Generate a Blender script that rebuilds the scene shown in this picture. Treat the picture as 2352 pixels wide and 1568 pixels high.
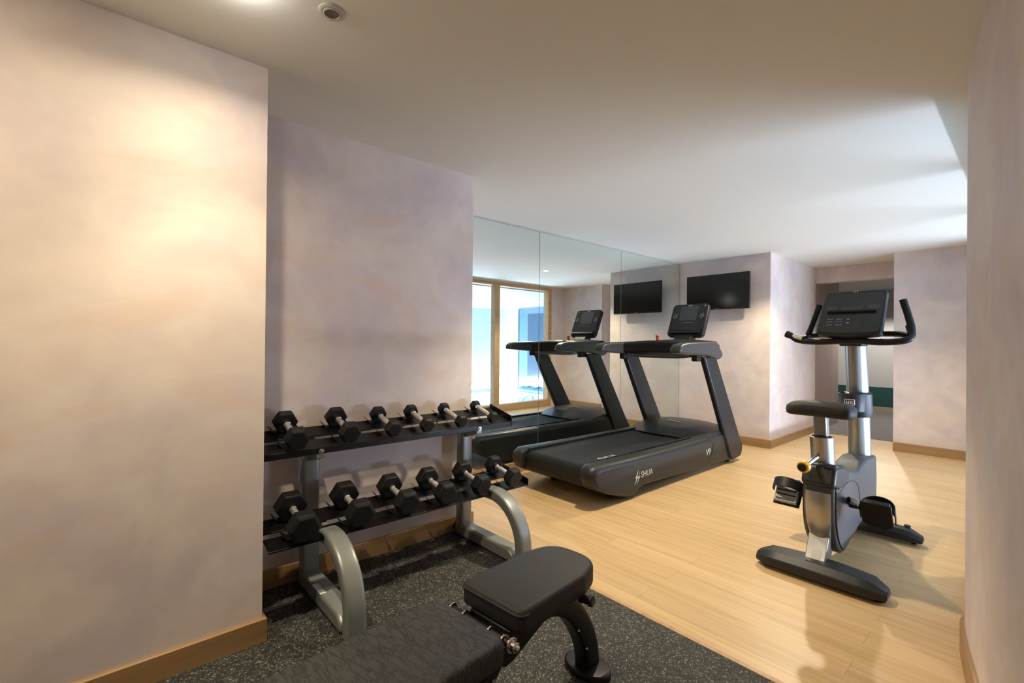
import bpy, bmesh, math, random
from mathutils import Vector, Matrix
random.seed(7)
for o in list(bpy.data.objects): bpy.data.objects.remove(o)
S = bpy.context.scene
C = S.collection
PI = math.pi
H = 2.288                      # ceiling height

# ------------------------------------------------------------------ camera, world, exposure
cam = bpy.data.objects.new('camera', bpy.data.cameras.new('camera')); C.objects.link(cam)
cam.data.sensor_width = 36.0; cam.data.sensor_fit = 'HORIZONTAL'; cam.data.lens = 1070.613/2352*36
cam.data.clip_start = 0.02
_y, _p, _r = math.radians(48.4917), math.radians(0.1973), math.radians(0.5303)
_fw = Vector((-math.sin(_y)*math.cos(_p), math.cos(_y)*math.cos(_p), math.sin(_p)))
_r0 = Vector((math.cos(_y), math.sin(_y), 0)); _u0 = _r0.cross(_fw)
_rt = _r0*math.cos(_r)+_u0*math.sin(_r); _up = _u0*math.cos(_r)-_r0*math.sin(_r)
cam.matrix_world = Matrix(((_rt.x,_up.x,-_fw.x,0),(_rt.y,_up.y,-_fw.y,0),(_rt.z,_up.z,-_fw.z,1.2),(0,0,0,1)))
S.camera = cam
S.view_settings.view_transform = 'Standard'; S.view_settings.look = 'None'
S.view_settings.gamma = 1; S.view_settings.use_curve_mapping = False
S.view_settings.exposure = 1.3
w = bpy.data.worlds.new('world'); S.world = w; w.use_nodes = True
w.node_tree.nodes['Background'].inputs[0].default_value = (1, .95, .9, 1)
w.node_tree.nodes['Background'].inputs[1].default_value = 0.02

WARM = (1.0, .845, .60)
def spot(x, y, power, half, blend=.25, col=WARM, z=H-.012, rad=.035, tilt=None):
    l = bpy.data.lights.new('downlight_lamp', 'SPOT'); l.energy = power; l.color = col
    l.spot_size = math.radians(half*2); l.spot_blend = blend; l.shadow_soft_size = rad
    o = bpy.data.objects.new('downlight_lamp', l); o.location = (x, y, z); C.objects.link(o)
    if tilt: o.rotation_euler = tilt
    return o
def area(name, loc, rot, sx, sy, power, col):
    l = bpy.data.lights.new(name, 'AREA'); l.shape = 'RECTANGLE'; l.size = sx; l.size_y = sy
    l.energy = power; l.color = col
    o = bpy.data.objects.new(name, l); o.location = loc; o.rotation_euler = rot; C.objects.link(o); return o
def disk(x, y, power, r=.045, col=WARM, tilt=0, z=H-.006):
    l = bpy.data.lights.new('downlight_lamp', 'AREA'); l.shape = 'DISK'; l.size = r*2; l.energy = power; l.color = col; l.spread = math.radians(162 if power > 1 else 180)
    o = bpy.data.objects.new('downlight_lamp', l); o.location = (x, y, z); o.rotation_euler = (0, math.radians(tilt), 0); C.objects.link(o)
disk(-1.58, .29, 3.3, r=.02, z=H-.052)
spot(-1.58, .29, 22, 42, .9, z=H-.055, tilt=(0, math.radians(7), 0), rad=.018)
disk(-1.50, -.85, 8, tilt=18)  # unseen lamp added behind the camera to fill the lower left wall
spot(-1.69, 2.5, 66, 52, .55)
spot(-1.54, 4.98, 66, 66, .35)
disk(-1.54, 4.98, .9, r=.034, col=(1,.95,.88))
# cove strip at the foot of the pool room's far wall, and the pool room's own ceiling lamps
area('cove_lamp', (4.05, 6.2, -.04), (0, math.radians(115), 0), .12, 5.0, 215, (.74,.80,1.0))
for px, py in ((2.97, 7.15), (1.36, 7.75), (1.6, 4.6), (3.0, 4.6)):
    spot(px, py, 9, 70, .3, (.80,.93,1.0), z=2.17)
spot(-1.7, 9.3, 75, 70, .3, (1,.93,.85), z=2.18)

# ------------------------------------------------------------------ materials
def newmat(name):
    m = bpy.data.materials.new(name); m.use_nodes = True; return m, m.node_tree.nodes, m.node_tree.links, m.node_tree.nodes['Principled BSDF']
def mat(name, col, rough=.5, metal=0, bump=0, bscale=200, var=0, vscale=8, spec=.5, coat=0, emit=None, es=0):
    m, N, L, B = newmat(name)
    B.inputs['Base Color'].default_value = (*col, 1); B.inputs['Roughness'].default_value = rough
    B.inputs['Metallic'].default_value = metal; B.inputs['Specular IOR Level'].default_value = spec
    B.inputs['Coat Weight'].default_value = coat
    if emit: B.inputs['Emission Color'].default_value = (*emit, 1); B.inputs['Emission Strength'].default_value = es
    tc = N.new('ShaderNodeTexCoord')
    if var:
        n = N.new('ShaderNodeTexNoise'); n.inputs['Scale'].default_value = vscale; n.inputs['Detail'].default_value = 4
        L.new(tc.outputs['Object'], n.inputs['Vector'])
        r = N.new('ShaderNodeValToRGB'); r.color_ramp.elements[0].position = .3; r.color_ramp.elements[1].position = .7
        r.color_ramp.elements[0].color = (*[c*(1-var) for c in col], 1); r.color_ramp.elements[1].color = (*[min(1, c*(1+var)) for c in col], 1)
        L.new(n.outputs['Fac'], r.inputs['Fac']); L.new(r.outputs['Color'], B.inputs['Base Color'])
    if bump:
        n = N.new('ShaderNodeTexNoise'); n.inputs['Scale'].default_value = bscale; n.inputs['Detail'].default_value = 3
        L.new(tc.outputs['Object'], n.inputs['Vector'])
        b = N.new('ShaderNodeBump'); b.inputs['Strength'].default_value = bump; b.inputs['Distance'].default_value = .002
        L.new(n.outputs['Fac'], b.inputs['Height']); L.new(b.outputs['Normal'], B.inputs['Normal'])
    return m
def ramp(N, stops, interp='LINEAR'):
    r = N.new('ShaderNodeValToRGB'); e = r.color_ramp.elements; r.color_ramp.interpolation = interp
    while len(e) > 1: e.remove(e[-1])
    e[0].position = stops[0][0]; e[0].color = (*stops[0][1], 1)
    for p, c in stops[1:]:
        k = e.new(p); k.color = (*c, 1)
    return r
def plaster():
    m, N, L, B = newmat('marbled_plaster')
    g = N.new('ShaderNodeNewGeometry')
    w1 = N.new('ShaderNodeTexNoise'); w1.inputs['Scale'].default_value = 1.3; w1.inputs['Detail'].default_value = 3
    L.new(g.outputs['Position'], w1.inputs['Vector'])
    add = N.new('ShaderNodeVectorMath'); add.operation = 'MULTIPLY_ADD'
    L.new(w1.outputs['Color'], add.inputs[0]); add.inputs[1].default_value = (.55,)*3; L.new(g.outputs['Position'], add.inputs[2])
    n1 = N.new('ShaderNodeTexNoise'); n1.inputs['Scale'].default_value = 1.9; n1.inputs['Detail'].default_value = 7; n1.inputs['Roughness'].default_value = .55
    L.new(add.outputs[0], n1.inputs['Vector'])
    n2 = N.new('ShaderNodeTexNoise'); n2.inputs['Scale'].default_value = 4.2; n2.inputs['Detail'].default_value = 6; n2.inputs['Distortion'].default_value = .35
    L.new(add.outputs[0], n2.inputs['Vector'])
    r1 = ramp(N, [(.30,(.625,.555,.56)),(.43,(.675,.595,.575)),(.52,(.73,.655,.60)),(.60,(.72,.625,.565)),(.72,(.72,.675,.625))])
    L.new(n1.outputs['Fac'], r1.inputs['Fac'])
    r2 = ramp(N, [(.35,(.93,.91,.92)),(.6,(1.02,1.01,1.0)),(.75,(1.06,1.04,1.03))])
    L.new(n2.outputs['Fac'], r2.inputs['Fac'])
    mx = N.new('ShaderNodeMix'); mx.data_type = 'RGBA'; mx.blend_type = 'MULTIPLY'; mx.inputs['Factor'].default_value = 1
    L.new(r1.outputs[0], mx.inputs['A']); L.new(r2.outputs[0], mx.inputs['B'])
    mp = N.new('ShaderNodeMapping'); mp.inputs['Rotation'].default_value = (.6,0,.3); mp.inputs['Scale'].default_value = (1.6,1.3,3.6)
    L.new(add.outputs[0], mp.inputs['Vector'])
    n3 = N.new('ShaderNodeTexNoise'); n3.inputs['Scale'].default_value = 1.5; n3.inputs['Detail'].default_value = 8; n3.inputs['Roughness'].default_value = .62
    L.new(mp.outputs[0], n3.inputs['Vector'])
    r3 = ramp(N, [(.52,(0,0,0)),(.68,(.75,.75,.75))]); L.new(n3.outputs['Fac'], r3.inputs['Fac'])
    m3 = N.new('ShaderNodeMix'); m3.data_type = 'RGBA'; m3.inputs['B'].default_value = (.70,.545,.46,1)
    L.new(r3.outputs[0], m3.inputs['Factor']); L.new(mx.outputs['Result'], m3.inputs['A']); L.new(m3.outputs['Result'], B.inputs['Base Color'])
    B.inputs['Roughness'].default_value = .6; B.inputs['Specular IOR Level'].default_value = .3
    b = N.new('ShaderNodeBump'); b.inputs['Strength'].default_value = .25; b.inputs['Distance'].default_value = .004
    L.new(n2.outputs['Fac'], b.inputs['Height']); L.new(b.outputs['Normal'], B.inputs['Normal'])
    return m
def wood(name, c0, c1, c2, axis, plank=None, rough=.35, gscale=1):
    """grain runs along axis (0 = X, 1 = Y, 2 = Z) in object space; plank = (width, length) tiles boards in the floor"""
    m, N, L, B = newmat(name)
    g = N.new('ShaderNodeNewGeometry')
    mp = N.new('ShaderNodeMapping'); sc = [26*gscale]*3; sc[axis] = 1.3*gscale; mp.inputs['Scale'].default_value = sc
    L.new(g.outputs['Position'], mp.inputs['Vector'])
    src = mp.outputs[0]
    base = None
    if plank:
        br = N.new('ShaderNodeTexBrick'); br.inputs['Scale'].default_value = 1
        br.inputs['Brick Width'].default_value = plank[1]; br.inputs['Row Height'].default_value = plank[0]
        br.inputs['Mortar Size'].default_value = .0012; br.inputs['Mortar Smooth'].default_value = .2; br.offset = .37
        br.inputs['Color1'].default_value = (0,0,0,1); br.inputs['Color2'].default_value = (1,1,1,1); br.inputs['Mortar'].default_value = (.5,.5,.5,1)
        L.new(g.outputs['Position'], br.inputs['Vector'])
        ad = N.new('ShaderNodeVectorMath'); ad.operation = 'MULTIPLY_ADD'; ad.inputs[1].default_value = (9,9,9)
        L.new(br.outputs['Color'], ad.inputs[0]); L.new(mp.outputs[0], ad.inputs[2]); src = ad.outputs[0]
        base = br
    n = N.new('ShaderNodeTexNoise'); n.inputs['Scale'].default_value = 1; n.inputs['Detail'].default_value = 6; n.inputs['Roughness'].default_value = .6
    n.inputs['Distortion'].default_value = .4
    L.new(src, n.inputs['Vector'])
    r = ramp(N, [(.3, c0), (.5, c1), (.72, c2)]); L.new(n.outputs['Fac'], r.inputs['Fac'])
    out = r.outputs[0]
    if base:
        rb = ramp(N, [(0,(.93,.92,.90)),(1,(1.04,1.03,1.02))]); L.new(base.outputs['Color'], rb.inputs['Fac'])
        mx = N.new('ShaderNodeMix'); mx.data_type = 'RGBA'; mx.blend_type = 'MULTIPLY'; mx.inputs['Factor'].default_value = 1
        L.new(out, mx.inputs['A']); L.new(rb.outputs[0], mx.inputs['B'])
        mj = N.new('ShaderNodeMix'); mj.data_type = 'RGBA'; mj.blend_type = 'MULTIPLY'
        mj.inputs['B'].default_value = (.74,.68,.60,1); L.new(base.outputs['Fac'], mj.inputs['Factor']); L.new(mx.outputs['Result'], mj.inputs['A'])
        out = mj.outputs['Result']
    L.new(out, B.inputs['Base Color'])
    B.inputs['Roughness'].default_value = rough
    return m
def rubber_mat():
    m, N, L, B = newmat('speckled_rubber')
    g = N.new('ShaderNodeNewGeometry')
    v = N.new('ShaderNodeTexVoronoi'); v.inputs['Scale'].default_value = 250; L.new(g.outputs['Position'], v.inputs['Vector'])
    sp = N.new('ShaderNodeSeparateColor'); L.new(v.outputs['Color'], sp.inputs[0])
    n = N.new('ShaderNodeTexNoise'); n.inputs['Scale'].default_value = 60; n.inputs['Detail'].default_value = 5; L.new(g.outputs['Position'], n.inputs['Vector'])
    r = ramp(N, [(0,(.022,.023,.022)),(.72,(.035,.036,.033)),(.78,(.10,.097,.082)),(.90,(.17,.16,.13)),(.965,(.32,.30,.24))], 'CONSTANT')
    L.new(sp.outputs[0], r.inputs['Fac'])
    r2 = ramp(N, [(.35,(.55,.55,.55)),(.65,(1.3,1.3,1.25))]); L.new(n.outputs['Fac'], r2.inputs['Fac'])
    mx = N.new('ShaderNodeMix'); mx.data_type = 'RGBA'; mx.blend_type = 'MULTIPLY'; mx.inputs['Factor'].default_value = 1
    L.new(r.outputs[0], mx.inputs['A']); L.new(r2.outputs[0], mx.inputs['B']); L.new(mx.outputs['Result'], B.inputs['Base Color'])
    B.inputs['Roughness'].default_value = .75
    b = N.new('ShaderNodeBump'); b.inputs['Strength'].default_value = .5; b.inputs['Distance'].default_value = .002
    L.new(n.outputs['Fac'], b.inputs['Height']); L.new(b.outputs['Normal'], B.inputs['Normal'])
    return m
def pane_glass():
    m = bpy.data.materials.new('window_glass'); m.use_nodes = True; N = m.node_tree.nodes; L = m.node_tree.links
    N.remove(N['Principled BSDF']); t = N.new('ShaderNodeBsdfTransparent'); t.inputs[0].default_value = (.96,.97,.98,1)
    g = N.new('ShaderNodeBsdfGlossy'); g.inputs['Roughness'].default_value = .01
    lw = N.new('ShaderNodeLayerWeight'); lw.inputs[0].default_value = .5
    pw = N.new('ShaderNodeMath'); pw.operation = 'POWER'; pw.inputs[1].default_value = 5; L.new(lw.outputs['Facing'], pw.inputs[0])
    f = N.new('ShaderNodeMath'); f.operation = 'MULTIPLY_ADD'; f.inputs[1].default_value = .7; f.inputs[2].default_value = .035; L.new(pw.outputs[0], f.inputs[0])
    x = N.new('ShaderNodeMixShader'); L.new(f.outputs[0], x.inputs[0]); L.new(t.outputs[0], x.inputs[1]); L.new(g.outputs[0], x.inputs[2])
    L.new(x.outputs[0], N['Material Output'].inputs[0]); return m
def cracked_vinyl():
    m, N, L, B = newmat('worn_vinyl')
    tc = N.new('ShaderNodeTexCoord'); mp = N.new('ShaderNodeMapping'); mp.inputs['Scale'].default_value = (9, 30, 9); mp.inputs['Rotation'].default_value = (0,0,.15)
    L.new(tc.outputs['Object'], mp.inputs['Vector'])
    n = N.new('ShaderNodeTexNoise'); n.inputs['Scale'].default_value = 2.2; n.inputs['Detail'].default_value = 3; n.inputs['Distortion'].default_value = 1.2
    L.new(mp.outputs[0], n.inputs['Vector'])
    v = N.new('ShaderNodeTexVoronoi'); v.feature = 'DISTANCE_TO_EDGE'; v.inputs['Scale'].default_value = 1.7
    ad = N.new('ShaderNodeVectorMath'); ad.operation = 'MULTIPLY_ADD'; ad.inputs[1].default_value = (.9,)*3
    L.new(n.outputs['Color'], ad.inputs[0]); L.new(mp.outputs[0], ad.inputs[2]); L.new(ad.outputs[0], v.inputs['Vector'])
    r = ramp(N, [(0,(.015,.015,.015)),(.05,(.023,.023,.023)),(.12,(.042,.042,.040)),(1,(.048,.048,.046))]); L.new(v.outputs['Distance'], r.inputs['Fac']); L.new(r.outputs[0], B.inputs['Base Color'])
    r2 = ramp(N, [(0,(0,0,0)),(.14,(1,1,1))]); L.new(v.outputs['Distance'], r2.inputs['Fac'])
    b = N.new('ShaderNodeBump'); b.inputs['Strength'].default_value = .3; b.inputs['Distance'].default_value = .0015
    L.new(r2.outputs[0], b.inputs['Height']); L.new(b.outputs['Normal'], B.inputs['Normal'])
    B.inputs['Roughness'].default_value = .55; B.inputs['Specular IOR Level'].default_value = .4
    return m
M = dict(
    plaster=plaster(), ceiling=mat('ceiling_paint', (.83,.825,.765), .8, bump=.05, bscale=60, spec=.2),
    floor=wood('oak_laminate', (.52,.345,.16), (.62,.43,.215), (.68,.49,.265), 0, (.128, 1.26), .38),
    trimwood=wood('baseboard_oak', (.29,.165,.068), (.355,.21,.09), (.41,.25,.112), 1, None, .45),
    trimwood_x=wood('baseboard_oak_across', (.29,.165,.068), (.355,.21,.09), (.41,.25,.112), 0, None, .45),
    framewood=wood('window_oak', (.40,.25,.12), (.50,.32,.16), (.55,.36,.19), 1, None, .45),
    panelwood=wood('passage_panel_wood', (.27,.195,.17), (.35,.265,.235), (.41,.31,.275), 2, None, .5),
    rubber=rubber_mat(), mirror=mat('mirror_silver', (.80,.86,.84), .0, 1), glass=pane_glass(),
    seam=mat('mirror_edge', (.16,.22,.21), .3), vinyl=mat('black_vinyl', (.023,.023,.0235), .58, spec=.35, bump=.25, bscale=420), worn=cracked_vinyl(),
    blackmetal=mat('black_powder_coat', (.006,.006,.007), .42, spec=.35, bump=.1, bscale=500), traymetal=mat('satin_black_steel', (.004,.004,.004), .38, spec=.3),
    greymetal=mat('champagne_grey_steel', (.265,.28,.262), .34, .3, bump=.05, bscale=600), hexrubber=mat('hex_rubber', (.0075,.0075,.0075), .55, spec=.32, bump=.2, bscale=500),
    chrome=mat('chrome', (.75,.74,.72), .16, 1), knurl=mat('knurled_chrome', (.60,.57,.54), .42, 1, bump=.9, bscale=900),
    treadbody=mat('charcoal_plastic', (.017,.0185,.0185), .42, spec=.35, bump=.06, bscale=700, coat=.1), treaddark=mat('matte_black_plastic', (.005,.005,.0055), .5, spec=.35),
    treadsilver=mat('gunmetal_paint', (.060,.060,.060), .36, .2), belt=mat('running_belt', (.011,.0115,.0115), .66, spec=.3, bump=.3, bscale=600),
    upright=mat('upright_paint', (.016,.020,.024), .36, .1, spec=.4), screen=mat('glossy_black_panel', (.010,.011,.012), .14), screengrey=mat('display_grey', (.045,.052,.06), .25),
    tv=mat('tv_screen', (.004,.004,.004), .12), tvbezel=mat('tv_bezel', (.01,.01,.01), .3), white=mat('white_print', (.62,.62,.60), .5),
    keywhite=mat('key_print', (.42,.44,.45), .5), orange=mat('orange_plastic', (.75,.10,.02), .4), yellow=mat('yellow_plastic', (.78,.40,.02), .4),
    silver=mat('silver_paint', (.40,.40,.385), .30, .75), bikegrey=mat('slate_plastic', (.060,.066,.075), .42, bump=.05, bscale=600),
    bikedark=mat('dark_slate_plastic', (.018,.020,.022), .42, spec=.4, bump=.05, bscale=600), bikeface=mat('console_face', (.028,.032,.031), .34), facegrey=mat('console_lens', (.060,.067,.064), .3),
    pedal=mat('pedal_grey', (.30,.305,.30), .5), cream=mat('sensor_pad', (.66,.62,.50), .3), steel=mat('brushed_steel', (.55,.56,.56), .25, 1),
    poolwall=mat('pool_wall_white', (.58,.64,.66), .6), pooltile=mat('pool_ledge', (.62,.64,.60), .5), water=mat('pool_water', (.35,.62,.72), .25, emit=(.30,.60,.80), es=.22, spec=.3),  # the water's emission stands in for the light of the lit pool
    bluepanel=mat('tinted_glazing', (.16,.25,.32), .2), bluedark=mat('dark_reflection', (.07,.11,.16), .2), bluelight=mat('blue_reflection', (.10,.27,.42), .5),  # bluedark and bluelight put reflections in the glazing into colour
    led=mat('led_strip', (.9,.95,1), .5, emit=(.86,.95,1.0), es=2.5), spotglow=mat('lamp_lens', (.9,.9,.9), .5, emit=(1,.96,.9), es=18), coolglow=mat('cool_lamp_lens', (.9,.9,.9), .5, emit=(.85,.95,1), es=5),
    fixture=mat('fixture_white', (.60,.57,.52), .45), grille=mat('fixture_grille', (.22,.20,.185), .6),
    carpet=mat('passage_carpet', (.16,.15,.145), .95, bump=.5, bscale=300, var=.15, vscale=30), greywall=mat('passage_grey_paint', (.42,.42,.41), .7), greenband=mat('passage_green_band', (.012,.06,.055), .5),
    greytrim=mat('passage_taupe_trim', (.30,.27,.19), .5), sticker=mat('paper_sticker', (.65,.65,.62), .6),
)

# ------------------------------------------------------------------ helpers
def finish(name, bm, m, parent=None, bevel=0, seg=2, smooth=40, kind=None):
    bmesh.ops.recalc_face_normals(bm, faces=bm.faces)
    me = bpy.data.meshes.new(name); bm.to_mesh(me); bm.free()
    me.materials.append(M[m] if isinstance(m, str) else m)
    if smooth:
        for p in me.polygons: p.use_smooth = True
        me.set_sharp_from_angle(angle=math.radians(smooth))
    o = bpy.data.objects.new(name, me); C.objects.link(o)
    if parent is not None: o.parent = parent
    if bevel:
        b = o.modifiers.new('bevel', 'BEVEL'); b.width = bevel; b.segments = seg; b.limit_method = 'ANGLE'; b.angle_limit = math.radians(35)
        b.use_clamp_overlap = True
    if kind: o['kind'] = kind
    return o
def box(bm, a, b):
    vs = [bm.verts.new((x, y, z)) for z in (a[2], b[2]) for x, y in ((a[0],a[1]),(b[0],a[1]),(b[0],b[1]),(a[0],b[1]))]
    for f in ((0,3,2,1),(4,5,6,7),(0,1,5,4),(1,2,6,5),(2,3,7,6),(3,0,4,7)): bm.faces.new([vs[i] for i in f])
    return vs
def prism(bm, pts, axis, a, b):
    """polygon extruded along axis; pts are the other two coordinates in axis order (X: (y,z), Y: (x,z), Z: (x,y))"""
    def P(p, t): return (t, p[0], p[1]) if axis == 0 else ((p[0], t, p[1]) if axis == 1 else (p[0], p[1], t))
    A = [bm.verts.new(P(p, a)) for p in pts]; B = [bm.verts.new(P(p, b)) for p in pts]
    n = len(pts); fs = [bm.faces.new(A[::-1]), bm.faces.new(B)]
    for i in range(n): fs.append(bm.faces.new((A[i], A[(i+1)%n], B[(i+1)%n], B[i])))
    return A+B
def loft(bm, rings, caps=True):
    R = [[bm.verts.new(p) for p in r] for r in rings]
    n = len(rings[0])
    for a, b in zip(R, R[1:]):
        for i in range(n): bm.faces.new((a[i], a[(i+1)%n], b[(i+1)%n], b[i]))
    if caps: bm.faces.new(R[0][::-1]); bm.faces.new(R[-1])
    return R
def tube(bm, pts, r, n=12, r2=None, up=Vector((0,0,1)), caps=True, square=False):
    """sweep an ellipse (r sideways, r2 along up) or rounded rectangle along a path"""
    pts = [Vector(p) for p in pts]; r2 = r2 or r; rings = []
    for i, p in enumerate(pts):
        d = (pts[min(i+1, len(pts)-1)]-pts[max(i-1, 0)]).normalized()
        u = up - d*up.dot(d)
        if u.length < .05:
            u = Vector((1,0,0)) - d*d.x
        u.normalize(); s = d.cross(u).normalized()
        ring = []
        for k in range(n):
            a = 2*PI*(k+.5)/n; c, q = math.cos(a), math.sin(a)
            if square:
                e = .35; c = math.copysign(abs(c)**e, c); q = math.copysign(abs(q)**e, q)
            rr = r[i] if isinstance(r, (list, tuple)) else r; rr2 = r2[i] if isinstance(r2, (list, tuple)) else r2
            ring.append(p + s*rr*c + u*rr2*q)
        rings.append(ring)
    loft(bm, rings, caps)
def cyl(bm, p0, p1, r, n=20, r2=None): 
    p0, p1 = Vector(p0), Vector(p1); d = (p1-p0).normalized()
    u = Vector((0,0,1)) if abs(d.z) < .9 else Vector((1,0,0)); u = (u-d*u.dot(d)).normalized(); s = d.cross(u)
    loft(bm, [[p + (s*math.cos(2*PI*k/n)+u*math.sin(2*PI*k/n))*q for k in range(n)] for p, q in ((p0, r), (p1, r2 if r2 is not None else r))])
def smoothpath(pts, k=6):
    """Catmull-Rom through points"""
    P = [Vector(p) for p in pts]; P = [P[0]*2-P[1]]+P+[P[-1]*2-P[-2]]; out = []
    for i in range(1, len(P)-2):
        for j in range(k):
            t = j/k; a, b, c, d = P[i-1], P[i], P[i+1], P[i+2]
            out.append(.5*((2*b)+(c-a)*t+(2*a-5*b+4*c-d)*t*t+(3*b-a-3*c+d)*t**3))
    out.append(P[-2]); return out
def empty(name, loc, label, cat, group=None, rz=0):
    o = bpy.data.objects.new(name, None); C.objects.link(o); o.location = loc; o.rotation_euler = (0, 0, rz); o.empty_display_size = .1
    return tag(o, label, cat, group)
def tag(o, label, cat, group=None):
    o['label'] = label; o['category'] = cat
    if group: o['group'] = group
    return o
def anchor(root):
    """parts are modelled in world coordinates: carry the offset of the root"""
    inv = Matrix.LocRotScale(root.location, root.rotation_euler, None).inverted()
    for c in root.children:
        if c.type == 'MESH' and not c.get('local'):
            c.data.transform(inv)
            for g in c.children:
                if g.type == 'MESH': g.data.transform(inv)
def bmn(): return bmesh.new()
def part(name, m, parent, fn, bevel=0, seg=2, smooth=40):
    bm = bmesh.new(); fn(bm); return finish(name, bm, m, parent, bevel, seg, smooth)
def text(name, s, size, m, parent, origin, xdir, ydir, depth=.0015, shear=0, align='LEFT'):
    cu = bpy.data.curves.new(name, 'FONT'); cu.body = s; cu.size = size; cu.extrude = depth/2; cu.shear = shear; cu.align_x = align
    to = bpy.data.objects.new(name, cu); C.objects.link(to); bpy.context.view_layer.update()
    me = bpy.data.meshes.new_from_object(to.evaluated_get(bpy.context.evaluated_depsgraph_get()))
    bpy.data.objects.remove(to); bpy.data.curves.remove(cu)
    X = Vector(xdir).normalized(); Y = Vector(ydir); Y = (Y-X*Y.dot(X)).normalized(); Z = X.cross(Y)
    me.transform(Matrix(((X.x,Y.x,Z.x,origin[0]),(X.y,Y.y,Z.y,origin[1]),(X.z,Y.z,Z.z,origin[2]),(0,0,0,1))))
    me.materials.clear(); me.materials.append(M[m])
    o = bpy.data.objects.new(name, me); C.objects.link(o); o.parent = parent; return o
def structure(name, m, fn, bevel=0, smooth=0, seg=2):
    bm = bmesh.new(); fn(bm); return finish(name, bm, m, None, bevel, seg, smooth, 'structure')

# ------------------------------------------------------------------ the room
XL, YL, XD, YD, XM, YT, XT, YH, YE, XO = -2.046, .495, -2.460, 1.827, -3.208, 5.846, -2.0725, 7.503, 6.885, -1.113
XW = -.155                     # inner face of the window wall
structure('wall_left', 'plaster', lambda b: box(b, (-2.9,-3.1,0), (XL,YL,H)))
structure('wall_rack', 'plaster', lambda b: box(b, (-3.5,YL,0), (XD,YD,H)))
structure('wall_mirror', 'plaster', lambda b: box(b, (-3.5,YD,0), (XM-.012,YT,H)))
structure('wall_screen', 'plaster', lambda b: box(b, (-3.5,YT,0), (XT,YH,H)))
structure('wall_header', 'plaster', lambda b: box(b, (XT,YH,2.075), (XO+.11,YH+.14,H)))
def _end(b):
    box(b, (XO,YE,0), (.0,YE+.14,H)); box(b, (XO,YE+.14,0), (XO+.11,YH+.14,H))
structure('wall_end', 'plaster', _end)
structure('wall_window', 'plaster', lambda b: (box(b, (XW,6.56,0), (.0,YE,H)), box(b, (XW,2.72,2.26), (.0,6.56,H))))
structure('wall_back', 'plaster', lambda b: box(b, (-2.9,-3.2,0), (1.2,-3.1,H)))
# the rounded wall end beside the camera
rp = smoothpath([(.45,-3.1,0),(.36,-1.2,0),(.24,0,0),(.12,.75,0),(-.012,1.42,0),(-.105,2.05,0),(-.165,2.4,0),(-.19,2.58,0),(-.19,2.66,0),(-.165,2.72,0),(-.10,2.76,0),(.0,2.77,0)], 8)
rfoot = [(p.x, p.y) for p in rp]
structure('wall_right', 'plaster', lambda b: prism(b, rfoot+[(.0,2.77),(.6,2.77),(.6,-3.1)][1:], 2, 0, H), smooth=50)
structure('ceiling', 'ceiling', lambda b: box(b, (-3.5,-3.2,H), (.6,YH+.14,H+.1)))
structure('floor', 'floor', lambda b: box(b, (-3.5,-3.2,-.06), (.6,YH,0)))
def strip(path, h=.10, t=.015, z0=0):
    """skirting board following a polyline on its left side"""
    def fn(bm):
        n = len(path); P = [Vector((*p, 0)) for p in path]; off = []
        for i in range(n):
            ds = []
            if i > 0: ds.append((P[i]-P[i-1]).normalized())
            if i < n-1: ds.append((P[i+1]-P[i]).normalized())
            ns = [Vector((-d.y, d.x, 0)) for d in ds]
            q = sum(ns, Vector())/len(ns); q = q/q.length_squared*1.0
            off.append(P[i]+q*t)
        rings = [[(a.x,a.y,z0),(b.x,b.y,z0),(b.x,b.y,z0+h-.004),((b.x*.7+a.x*.3),(b.y*.7+a.y*.3),z0+h),(a.x,a.y,z0+h)] for a, b in zip(P, off)]
        loft(bm, rings)
    return fn
structure('baseboard_left', 'trimwood', strip([(XD+.015,YL),(XL,YL),(XL,-3.1)]), smooth=30)
structure('baseboard_rack', 'trimwood', strip([(XM,YD),(XD,YD),(XD,YL+.0151)]), smooth=30)
structure('baseboard_mirror', 'trimwood', strip([(XM-.012,YT-.016),(XM-.012,YD+.016)], .10, .022), smooth=30)
structure('baseboard_screen', 'trimwood_x', strip([(XT,YT),(XM,YT)]), smooth=30)
structure('baseboard_passage', 'trimwood', strip([(XT,YH),(XT,YT+.0005)]), smooth=30)
structure('baseboard_end', 'trimwood_x', strip([(XW,YE),(XO,YE)]), smooth=30)
structure('baseboard_right', 'trimwood', strip([tuple(p) for p in rfoot if p[1] < 2.769]), smooth=50)
structure('trim_threshold', 'framewood', lambda b: box(b, (XD+.016,1.802,0), (.06,1.826,.009)), bevel=.002)

def _mirror():
    ys = [YD+.017, 3.186, 4.517, YT-.003]
    for i, (a, b_) in enumerate(zip(ys, ys[1:])):
        nm = ['closest to the dumbbell rack, reflecting the oak window', 'in the middle, behind the treadmill handrail', 'against the television wall, reflecting the television'][i]
        o = empty('wall_mirror_panel', (XM, (a+b_)/2, .1), 'tall frameless wall mirror panel '+nm, 'mirror', 'wall mirror panels')
        part('glass_sheet', 'mirror', o, lambda bm: box(bm, (XM-.006, a+.0032, .101), (XM, b_-.0032, H-.012)), smooth=0)
        part('edge_seam', 'seam', o, lambda bm: (box(bm, (XM-.0105, a, .101), (XM-.0065, b_, H-.006))), smooth=0)
        anchor(o)
_mirror()

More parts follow.
